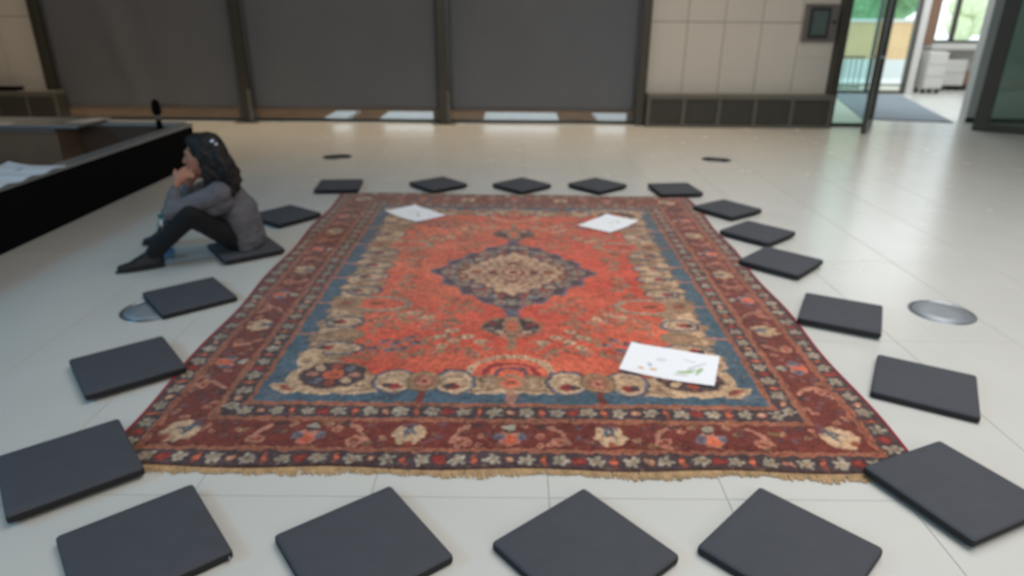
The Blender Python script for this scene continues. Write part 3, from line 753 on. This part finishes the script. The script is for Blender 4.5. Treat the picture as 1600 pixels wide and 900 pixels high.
p2 = [leafm(.02+.022*k, -.02+.025*math.cos(k*1.3), .02, .008, .5+k*.5, (160, 172, 140), .6) for k in range(5)] + [leafm(-.05, -.06, .012, .012, 0, (180, 170, 120), .6), leafm(-.1, .04, .03, .008, .3, (220, 220, 222), .6)]
sheet('drawing_sheet', .745, 5.005, math.atan2(.37, .31), .0115, p2, 'white sheet with small green sketch at the far right carpet corner')

# ------------------------------------------------------------------ seat pads
PS, PH = .396, .038
def pad_mesh(seed):
    bm = bmesh.new(); rings = []
    for ins, z in ((.010, 0), (.003, .003), (.0005, .009), (0, .020), (.001, .029), (.005, .0345), (.012, .0372), (.05, .038), (.12, .0384)):
        h = PS/2-ins; r = max(.003, .010-ins*.2); ring = []
        for cx, cy, a0 in ((h-r, h-r, 0), (-h+r, h-r, 90), (-h+r, -h+r, 180), (h-r, -h+r, 270)):
            for k in range(4):
                t = math.radians(a0+30*k); ring.append(bm.verts.new((cx+r*math.cos(t), cy+r*math.sin(t), z-PH/2)))
        rings.append(ring)
    n = 16
    for q, (a, b) in enumerate(zip(rings[:-1], rings[1:])):
        for k in range(n):
            f = bm.faces.new((a[k], a[(k+1) % n], b[(k+1) % n], b[k])); f.material_index = 1 if q < 4 else 0; f.smooth = True
    bm.faces.new(list(reversed(rings[0]))).material_index = 1
    bm.faces.new(rings[-1]).smooth = True
    me = bpy.data.meshes.new('seat_pad'); bm.to_mesh(me); bm.free()
    me.materials.append(M['pad']); me.materials.append(M['padside']); return me
pm = pad_mesh(0)
NEAR, FAR, LFT, RGT = 'near row of seat pads', 'far row of seat pads', 'left row of seat pads', 'right row of seat pads'
pads = [
 (-1.543, 1.930, 5.410, 1, 'charcoal seat pad over the near left carpet corner, cut by the left picture edge', LFT),
 (-1.095, 1.560, 5.409, 0, 'charcoal seat pad at the left end of the near row, with small pale zip tag', NEAR),
 (-.441, 1.561, 5.362, 0, 'charcoal seat pad second from the left in the near row', NEAR),
 (.223, 1.555, 5.412, 0, 'charcoal seat pad second from the right in the near row', NEAR),
 (.840, 1.567, 5.490, 0, 'charcoal seat pad at the right end of the near row, left of the corner pad', NEAR),
 (1.499, 1.846, 5.129, 1, 'charcoal seat pad lying over the near right carpet corner', RGT),
 (1.800, 2.548, 4.180, 0, 'charcoal seat pad right of the carpet, next behind the near right corner pad', RGT),
 (1.766, 3.284, 4.227, 1, 'charcoal seat pad right of the carpet, beside the clearest round floor plate', RGT),
 (1.747, 4.104, 5.507, 1, 'charcoal seat pad right of the carpet, front one of two touching at a corner', RGT),
 (1.807, 4.735, 5.449, 1, 'charcoal seat pad right of the carpet, rear one of two touching at a corner', RGT),
 (1.776, 5.386, 5.344, 1, 'charcoal seat pad just outside the far right carpet corner, farthest of the right row', RGT),
 (1.490, 6.052, 4.832, 1, 'charcoal seat pad at the right end of the far row', FAR),
 (.793, 6.190, 5.452, 1, 'charcoal seat pad second from the right in the far row', FAR),
 (.084, 6.167, 5.482, 1, 'charcoal seat pad in the middle of the far row', FAR),
 (-.700, 6.179, 5.419, 1, 'charcoal seat pad second from the left in the far row', FAR),
 (-1.607, 6.093, 4.807, 1, 'charcoal seat pad at the left end of the far row', FAR),
 (-1.790, 5.090, 5.640, 1, 'charcoal seat pad on the floor just behind the seated person', LFT),
 (-1.800, 4.285, 5.376, 1, 'charcoal seat pad under the seated person', LFT),
 (-1.816, 3.474, 5.429, 0, 'charcoal seat pad partly covering a round floor plate left of the carpet', LFT),
 (-1.724, 2.650, 5.409, 1, 'charcoal seat pad overlapping the left carpet edge with one corner', LFT)]
for x, y, a, over, lab, grp in pads:
    z = .0 + (.0122 if over else .0005)
    o = mesh_obj('seat_pad', pm, None); o.location = (x, y, z+PH/2); o.rotation_euler = (0, 0, a)
    tag(o, lab, 'seat pad', grp)
    if 'zip tag' in lab:
        tg = box('zip_tag', .175, .186, -.2035, -.197, -.012, -.002, M['steel'], o, 0, False)
        tg.location = (.1995, .184, -.003); 

# ------------------------------------------------------------------ round floor plates
for x, y, lab in ((-1.955, 3.335, 'round steel floor plate half hidden under a left seat pad'), (2.375, 3.385, 'round steel floor plate on the open floor right of the carpet'),
                  (-1.995, 7.60, 'far left dark round floor plate before the blinds'), (2.315, 7.62, 'far right dark round floor plate before the blinds')):
    e = tag(empty('floor_plate', (x, y, 0)), lab, 'floor plate', 'round floor plates')
    lathe('outer_ring', [(.166, .0), (.166, .0035), (.160, .0045), (.150, .0045), (.150, .001)], M['steel'], e, (x, y, 0), 48)
    lathe('lid', [(.149, .0), (.149, .0028), (.06, .0032), (.002, .0034)], M['dsteel'] if y > 5 else M['lid'], e, (x, y, 0), 48)

# ------------------------------------------------------------------ black and wood enclosure on the left
e = tag(empty('low_parapet', (-3.45, 4.6, 0)), 'long low black panel with grey metal capping beside the seated person', 'parapet')
box('black_panel', -3.52, -3.40, 1.6, 7.20, 0.0, .395, M['black'], e)
box('metal_capping', -3.53, -3.39, 1.59, 7.21, .395, .42, M['cap'], e, .004)
e = tag(empty('wooden_parapet', (-4.9, 7.3, 0)), 'dark brown low wooden wall with grey top behind the black panel', 'parapet')
box('wood_face', -6.4, -3.53, 7.18, 7.34, 0, .39, M['dbrown'], e)
box('grey_capping', -6.4, -3.53, 7.16, 7.36, .39, .415, M['cap'], e, .004)
e = tag(empty('wooden_bench', (-5.3, 6.98, 0)), 'lighter brown wooden bench block with grey slab top at the left edge', 'bench')
box('front_face', -6.2, -4.60, 6.82, 7.17, 0, .375, M['brown'], e)
box('slab_top', -6.2, -4.36, 6.79, 7.40, .42, .445, M['cap'], e, .004)
box('slab_support', -6.2, -4.60, 6.80, 7.15, .375, .42, M['cabgrey'], e)
tag(prism('paper_slip', [(-4.62, 7.02), (-4.38, 7.02), (-4.33, 7.34), (-4.5, 7.34)], .446, .449, M['white']), 'small white slip at the right end of the bench top', 'paper', 'white slips on the bench')
tag(prism('paper_slip', [(-5.28, 6.80), (-5.05, 6.80), (-5.12, 7.02), (-5.35, 7.02)], .446, .449, M['white']), 'small white slip on the bench top at the left picture edge', 'paper', 'white slips on the bench')
pz = lambda a, b: .004+.03*np.clip(-a/.21, 0, 1)**2*(.6+.4*np.sin(b*18)) + .006*np.sin(b*26+1)
pm_ = [leafm(.0+.02*k, -.30+.03*k, .05, .02, .4*k, (150, 92, 140), .85) for k in range(4)] + [leafm(-.02, .22+.02*k, .03, .012, k, (176, 150, 190), .7) for k in range(3)] + [leafm(.08, -.22, .05, .03, 0, (222, 190, 170), .6)]
sh = sheet('printed_poster', -3.60, 4.62, 0, .422, pm_, 'white printed sheet with purple marks lying over the black panel top', w=.44, h=.84, group='posters', zfun=pz)
# dark post behind the parapet
e = tag(empty('rail_post', (-3.62, 6.92, 0)), 'short black post with rounded top behind the far end of the black panel', 'post')
lathe('post_shaft', [(.030, 0), (.030, .45), (.026, .47), (.026, .50)], M['black'], e, (-3.60, 6.92, 0), 16)
lathe('post_head', [(.026, .545), (.040, .555), (.044, .60), (.040, .66), (.024, .69), (.003, .70)], M['black'], e, (-3.60, 6.92, 0), 16)
lathe('grey_collar', [(.028, .50), (.031, .51), (.031, .54), (.028, .545)], M['cabgrey'], e, (-3.60, 6.92, 0), 16)

# ------------------------------------------------------------------ water bottle
bx, by = -2.27, 4.17
e = tag(empty('water_bottle', (bx, by, 0)), 'clear plastic water bottle with teal cap standing between the persons feet', 'bottle')
lathe('bottle_body', [(.030, .001), (.038, .006), (.039, .06), (.036, .08), (.039, .10), (.039, .20), (.034, .235), (.016, .268), (.014, .275)], M['bottle'], e, (bx, by, 0))
lathe('bottle_label', [(.0393, .03), (.0397, .032), (.0397, .056), (.0393, .058)], M['bluelabel'], e, (bx, by, 0))
lathe('cap', [(.016, .272), (.0175, .274), (.0175, .296), (.015, .299), (.002, .30)], M['teal'], e, (bx, by, 0))

# ------------------------------------------------------------------ seated person
def capsule(bm, p, q, r0_, r1_, flat=None):
    p, q = Vector(p), Vector(q); n = 8; pts, rad = [], []
    t = (q-p).normalized() if (q-p).length > 1e-6 else Vector((0, 0, 1))
    for k in range(1, 5):
        a = math.pi/2*(1-k/4); pts.append(p-t*r0_*math.sin(a)*.98); rad.append(max(.0015, r0_*math.cos(a)))
    for k in range(4, 0, -1):
        a = math.pi/2*(1-k/4); pts.append(q+t*r1_*math.sin(a)*.98); rad.append(max(.0015, r1_*math.cos(a)))
    add_tube(bm, pts, rad, 14)
def ellipsoid(bm, c, rad, rz=0.0, ry=0.0):
    g = bmesh.ops.create_icosphere(bm, subdivisions=3, radius=1.0)['verts']
    Mx = Matrix.Translation(c) @ Matrix.Rotation(rz, 4, 'Z') @ Matrix.Rotation(ry, 4, 'Y') @ Matrix.Diagonal((*rad, 1))
    for v in g: v.co = Mx @ v.co
def fused(name, build, m, parent=None, voxel=.008, smooth=6, wave=None):
    bm = bmesh.new(); build(bm)
    bmesh.ops.recalc_face_normals(bm, faces=bm.faces[:])
    me = bpy.data.meshes.new(name+'_raw'); bm.to_mesh(me); bm.free()
    o = bpy.data.objects.new(name+'_raw', me); C.objects.link(o)
    r = o.modifiers.new('r', 'REMESH'); r.mode = 'VOXEL'; r.voxel_size = voxel
    if smooth:
        k = o.modifiers.new('s', 'SMOOTH'); k.iterations = smooth; k.factor = .5
    dg = bpy.context.evaluated_depsgraph_get(); dg.update()
    new = bpy.data.meshes.new_from_object(o.evaluated_get(dg)); new.name = name
    bpy.data.objects.remove(o, do_unlink=True)
    if wave:
        nr = [v.normal.copy() for v in new.vertices]
        for v, n_ in zip(new.vertices, nr): v.co += n_*wave(v.co)
    ca_, sa_ = math.cos(5.376), math.sin(5.376)
    for v in new.vertices:                                          # cloth presses flat on the pad it sits on
        dx_, dy_ = v.co.x+1.80, v.co.y-4.285
        if abs(dx_*ca_+dy_*sa_) < .225 and abs(-dx_*sa_+dy_*ca_) < .225: v.co.z = max(v.co.z, .0522)
    for p in new.polygons: p.use_smooth = True
    new.materials.clear(); new.materials.append(m)
    return mesh_obj(name, new, None, parent)

hip_c = Vector((-1.80, 4.32, .15)); chest = Vector((-1.815, 4.27, .40)); neck0 = Vector((-1.865, 4.24, .50)); headc = Vector((-1.955, 4.21, .665))
LHip, LKnee, LAnk = Vector((-1.82, 4.24, .14)), Vector((-1.985, 3.98, .345)), Vector((-2.255, 4.0, .11))
LToe = Vector((-2.43, 3.885, .03))
RHip, RKnee, RAnk = Vector((-1.84, 4.41, .14)), Vector((-2.14, 4.36, .36)), Vector((-2.40, 4.44, .10)); RToe = Vector((-2.55, 4.43, .03))
LSh, LElb, LWri = Vector((-1.835, 4.09, .455)), Vector((-2.115, 4.0, .355)), Vector((-2.085, 4.075, .505))
RSh, RElb, RWri = Vector((-1.915, 4.38, .47)), Vector((-2.17, 4.31, .36)), Vector((-2.10, 4.27, .47))

per = None
def build_body(bm):
    capsule(bm, hip_c, chest-Vector((0, 0, .06)), .085, .075); capsule(bm, chest-Vector((0, 0, .06)), neck0, .075, .04); capsule(bm, LSh, RSh, .045, .045)
    capsule(bm, neck0, headc-Vector((0, 0, .06)), .05, .05)
    ellipsoid(bm, headc+Vector((.01, 0, .02)), (.098, .076, .118)); ellipsoid(bm, headc+Vector((-.042, -.004, -.05)), (.058, .055, .072))
    ellipsoid(bm, headc+Vector((-.058, -.008, -.105)), (.03, .03, .024))              # chin
    ellipsoid(bm, headc+Vector((-.042, -.004, -.005)), (.055, .060, .085))
    capsule(bm, headc+Vector((-.082, -.008, .026)), headc+Vector((-.110, -.010, -.030)), .012, .0165)   # nose
    ellipsoid(bm, headc+Vector((-.082, -.008, .034)), (.018, .045, .014))               # brow
    ellipsoid(bm, headc+Vector((-.090, -.006, -.068)), (.014, .024, .009)); ellipsoid(bm, headc+Vector((-.088, -.006, -.083)), (.014, .022, .010))
    ellipsoid(bm, headc+Vector((.012, -.078, -.012)), (.020, .010, .032))             # ear
    for a, k, n_, t_, in ((LHip, LKnee, LAnk, LToe), (RHip, RKnee, RAnk, RToe)):
        capsule(bm, a, k, .06, .045); capsule(bm, k, n_, .042, .030); capsule(bm, n_-Vector((0, 0, .05)), n_*.35+t_*.65, .024, .016)
    for a, k, n_ in ((LSh, LElb, LWri), (RSh, RElb, RWri)):
        capsule(bm, a, k, .045, .036); capsule(bm, k, n_, .035, .024)
    # hands held against cheek and jaw, five bent fingers each
    for wr, side in ((LWri, -1), (RWri, 1)):
        up = Vector((.035, .045*(-side)*-1*.0+.03*(-side), .085)).normalized()
        fwd = Vector((1, 0, -.28)).normalized()                    # fingers spread towards the ear
        palm = wr+up*.045
        capsule(bm, wr, palm, .023, .026); ellipsoid(bm, palm+up*.012+fwd*.008, (.034, .016, .042), 0, .3)
        for q in range(4):
            base = palm+up*(.040-.006*q)+fwd*(-.018+.014*q)
            L_ = (.068, .076, .072, .058)[q]
            d1_ = (up*(.88-.14*q)+fwd*(.45+.22*q)+Vector((0, side*.02, 0))).normalized()
            k1 = base+d1_*L_*.45; k2 = k1+(d1_+Vector((.15, -side*.12, -.10))).normalized()*L_*.32; k3 = k2+(d1_+Vector((.3, -side*.16, -.25))).normalized()*L_*.25
            capsule(bm, base, k1, .0095, .009); capsule(bm, k1, k2, .009, .0082); capsule(bm, k2, k3, .0082, .007)
        tb = palm-fwd*.018; t1 = tb+(up*.7-fwd*.55).normalized()*.03; t2 = t1+(up*.95-fwd*.1).normalized()*.028
        capsule(bm, tb, t1, .011, .010); capsule(bm, t1, t2, .010, .008)
per = fused('person', build_body, M['skin'], None, .006, 2)
tag(per, 'person in grey sweater and black trousers sitting on a pad with hands at the face', 'person')

def build_sweater(bm):
    capsule(bm, Vector((-1.80, 4.31, .12)), Vector((-1.815, 4.28, .30)), .135, .130)
    capsule(bm, Vector((-1.815, 4.28, .30)), Vector((-1.85, 4.25, .445)), .130, .085)
    capsule(bm, Vector((-1.76, 4.25, .10)), Vector((-1.77, 4.24, .30)), .085, .085)
    capsule(bm, Vector((-1.76, 4.20, .075)), Vector((-1.78, 4.20, .28)), .055, .08)
    capsule(bm, LSh, RSh, .072, .072); capsule(bm, neck0-Vector((0, 0, .02)), neck0+Vector((-.012, -.004, .02)), .07, .056)
    for a, k, n_ in ((LSh, LElb, LWri), (RSh, RElb, RWri)):
        capsule(bm, a, k, .070, .054); capsule(bm, k, k+(n_-k)*.86, .052, .036)
    capsule(bm, LSh+Vector((0, .03, -.06)), (LSh+LElb)/2+Vector((.02, .05, -.06)), .07, .06)
fused('sweater', build_sweater, M['sweater'], per, .008, 6, lambda c: .005*mnoise.noise(c*22)+.004*mnoise.noise(Vector((c.x*9, c.y*9, c.z*30))))
def build_trousers(bm):
    capsule(bm, LHip+Vector((0, .02, -.02)), RHip+Vector((0, -.02, -.02)), .095, .095)
    for a, k, n_ in ((LHip, LKnee, LAnk), (RHip, RKnee, RAnk)):
        capsule(bm, a-Vector((0, 0, .03)), k, .088, .066); capsule(bm, k, n_, .064, .050)
        capsule(bm, n_+(k-n_)*.15, n_+Vector((-.012, 0, -.018)), .054, .052)
fused('trousers', build_trousers, M['trousers'], per, .008, 5, lambda c: .004*mnoise.noise(c*18))
for an, to in ((LAnk, LToe), (RAnk, RToe)):
    heel = Vector((an.x+.012, an.y-.004, .040)); d_ = (to-heel); d_.z = 0
    ball = heel+d_*.62
    def build_shoe(bm):
        capsule(bm, heel, ball+Vector((0, 0, -.008)), .037, .038); capsule(bm, ball+Vector((0, 0, -.008)), heel+d_*.98+Vector((0, 0, -.014)), .037, .026)
        capsule(bm, heel+Vector((0, 0, .02)), Vector((an.x-.012, an.y, .095)), .037, .040)
        capsule(bm, Vector((an.x-.015, an.y, .09)), ball+Vector((0, 0, .0)), .036, .034)
    sh_ = fused('shoe', build_shoe, M['shoe'], per, .007, 4)
    for v in sh_.data.vertices: v.co.z = max(v.co.z, .010)
    bm = bmesh.new(); n_ = 20; f_ = d_.normalized(); sd_ = Vector((-f_.y, f_.x, 0)); ringb = []
    for k in range(n_):
        t_ = 2*math.pi*k/n_; c_ = heel+d_*.5; c_.z = 0
        p_ = c_+f_*math.cos(t_)*(d_.length/2+.032)+sd_*math.sin(t_)*.036
        ringb.append(p_)
    lo = [bm.verts.new((p_.x, p_.y, .001)) for p_ in ringb]; hi = [bm.verts.new((p_.x, p_.y, .013)) for p_ in ringb]
    bm.faces.new(list(reversed(lo))); bm.faces.new(hi)
    for k in range(n_): bm.faces.new((lo[k], lo[(k+1) % n_], hi[(k+1) % n_], hi[k]))
    bm_to('sole', bm, M['sole'], sh_)
def build_hair(bm):
    ellipsoid(bm, headc+Vector((.040, .0, .045)), (.110, .096, .110)); ellipsoid(bm, headc+Vector((-.005, .0, .095)), (.080, .082, .055))
    capsule(bm, headc+Vector((.085, -.01, .03)), headc+Vector((.13, -.012, -.06)), .075, .072)
    capsule(bm, headc+Vector((.12, -.012, -.06)), Vector((-1.795, 4.19, .50)), .074, .062)
    rr = random.Random(4)
    for k in range(34):
        a_ = headc+Vector((rr.uniform(.03, .13), rr.uniform(-.085, .08), rr.uniform(-.05, .04)))
        z1_ = rr.uniform(.43, .52); b_ = Vector((-1.80+rr.uniform(-.04, .055), 4.19+rr.uniform(-.07, .08), z1_))
        mid = (a_+b_)/2+Vector((rr.uniform(-.01, .03), rr.uniform(-.02, .02), 0))
        capsule(bm, a_, mid, .024, .022); capsule(bm, mid, b_, .022, .010)
    capsule(bm, headc+Vector((.02, -.075, .03)), headc+Vector((.045, -.075, -.08)), .030, .026)
    capsule(bm, headc+Vector((.05, -.06, -.08)), headc+Vector((.045, -.06, -.17)), .045, .035)
    capsule(bm, headc+Vector((-.015, -.05, .09)), headc+Vector((.03, -.075, .0)), .03, .028)
fused('hair', build_hair, M['hair'], per, .008, 2, lambda c: .006*mnoise.noise(c*38)+.002*math.sin(c.z*110+c.x*60))
cb = bmesh.new(); ellipsoid(cb, headc+Vector((.098, -.05, .105)), (.016, .02, .014)); ellipsoid(cb, headc+Vector((.118, -.045, .085)), (.012, .016, .012))
bm_to('hair_clip', cb, M['clip'], per, smooth=True)
cb = bmesh.new(); ellipsoid(cb, headc+Vector((-.076, -.040, .010)), (.010, .010, .005)); bm_to('eye', cb, M['eye'], per, smooth=True)
cb = bmesh.new(); ellipsoid(cb, headc+Vector((-.080, .028, .010)), (.010, .013, .008)); bm_to('eye', cb, M['eye'], per, smooth=True)
cb = bmesh.new(); ellipsoid(cb, headc+Vector((-.094, -.006, -.075)), (.010, .022, .010)); bm_to('lips', cb, M['lips'], per, smooth=True)
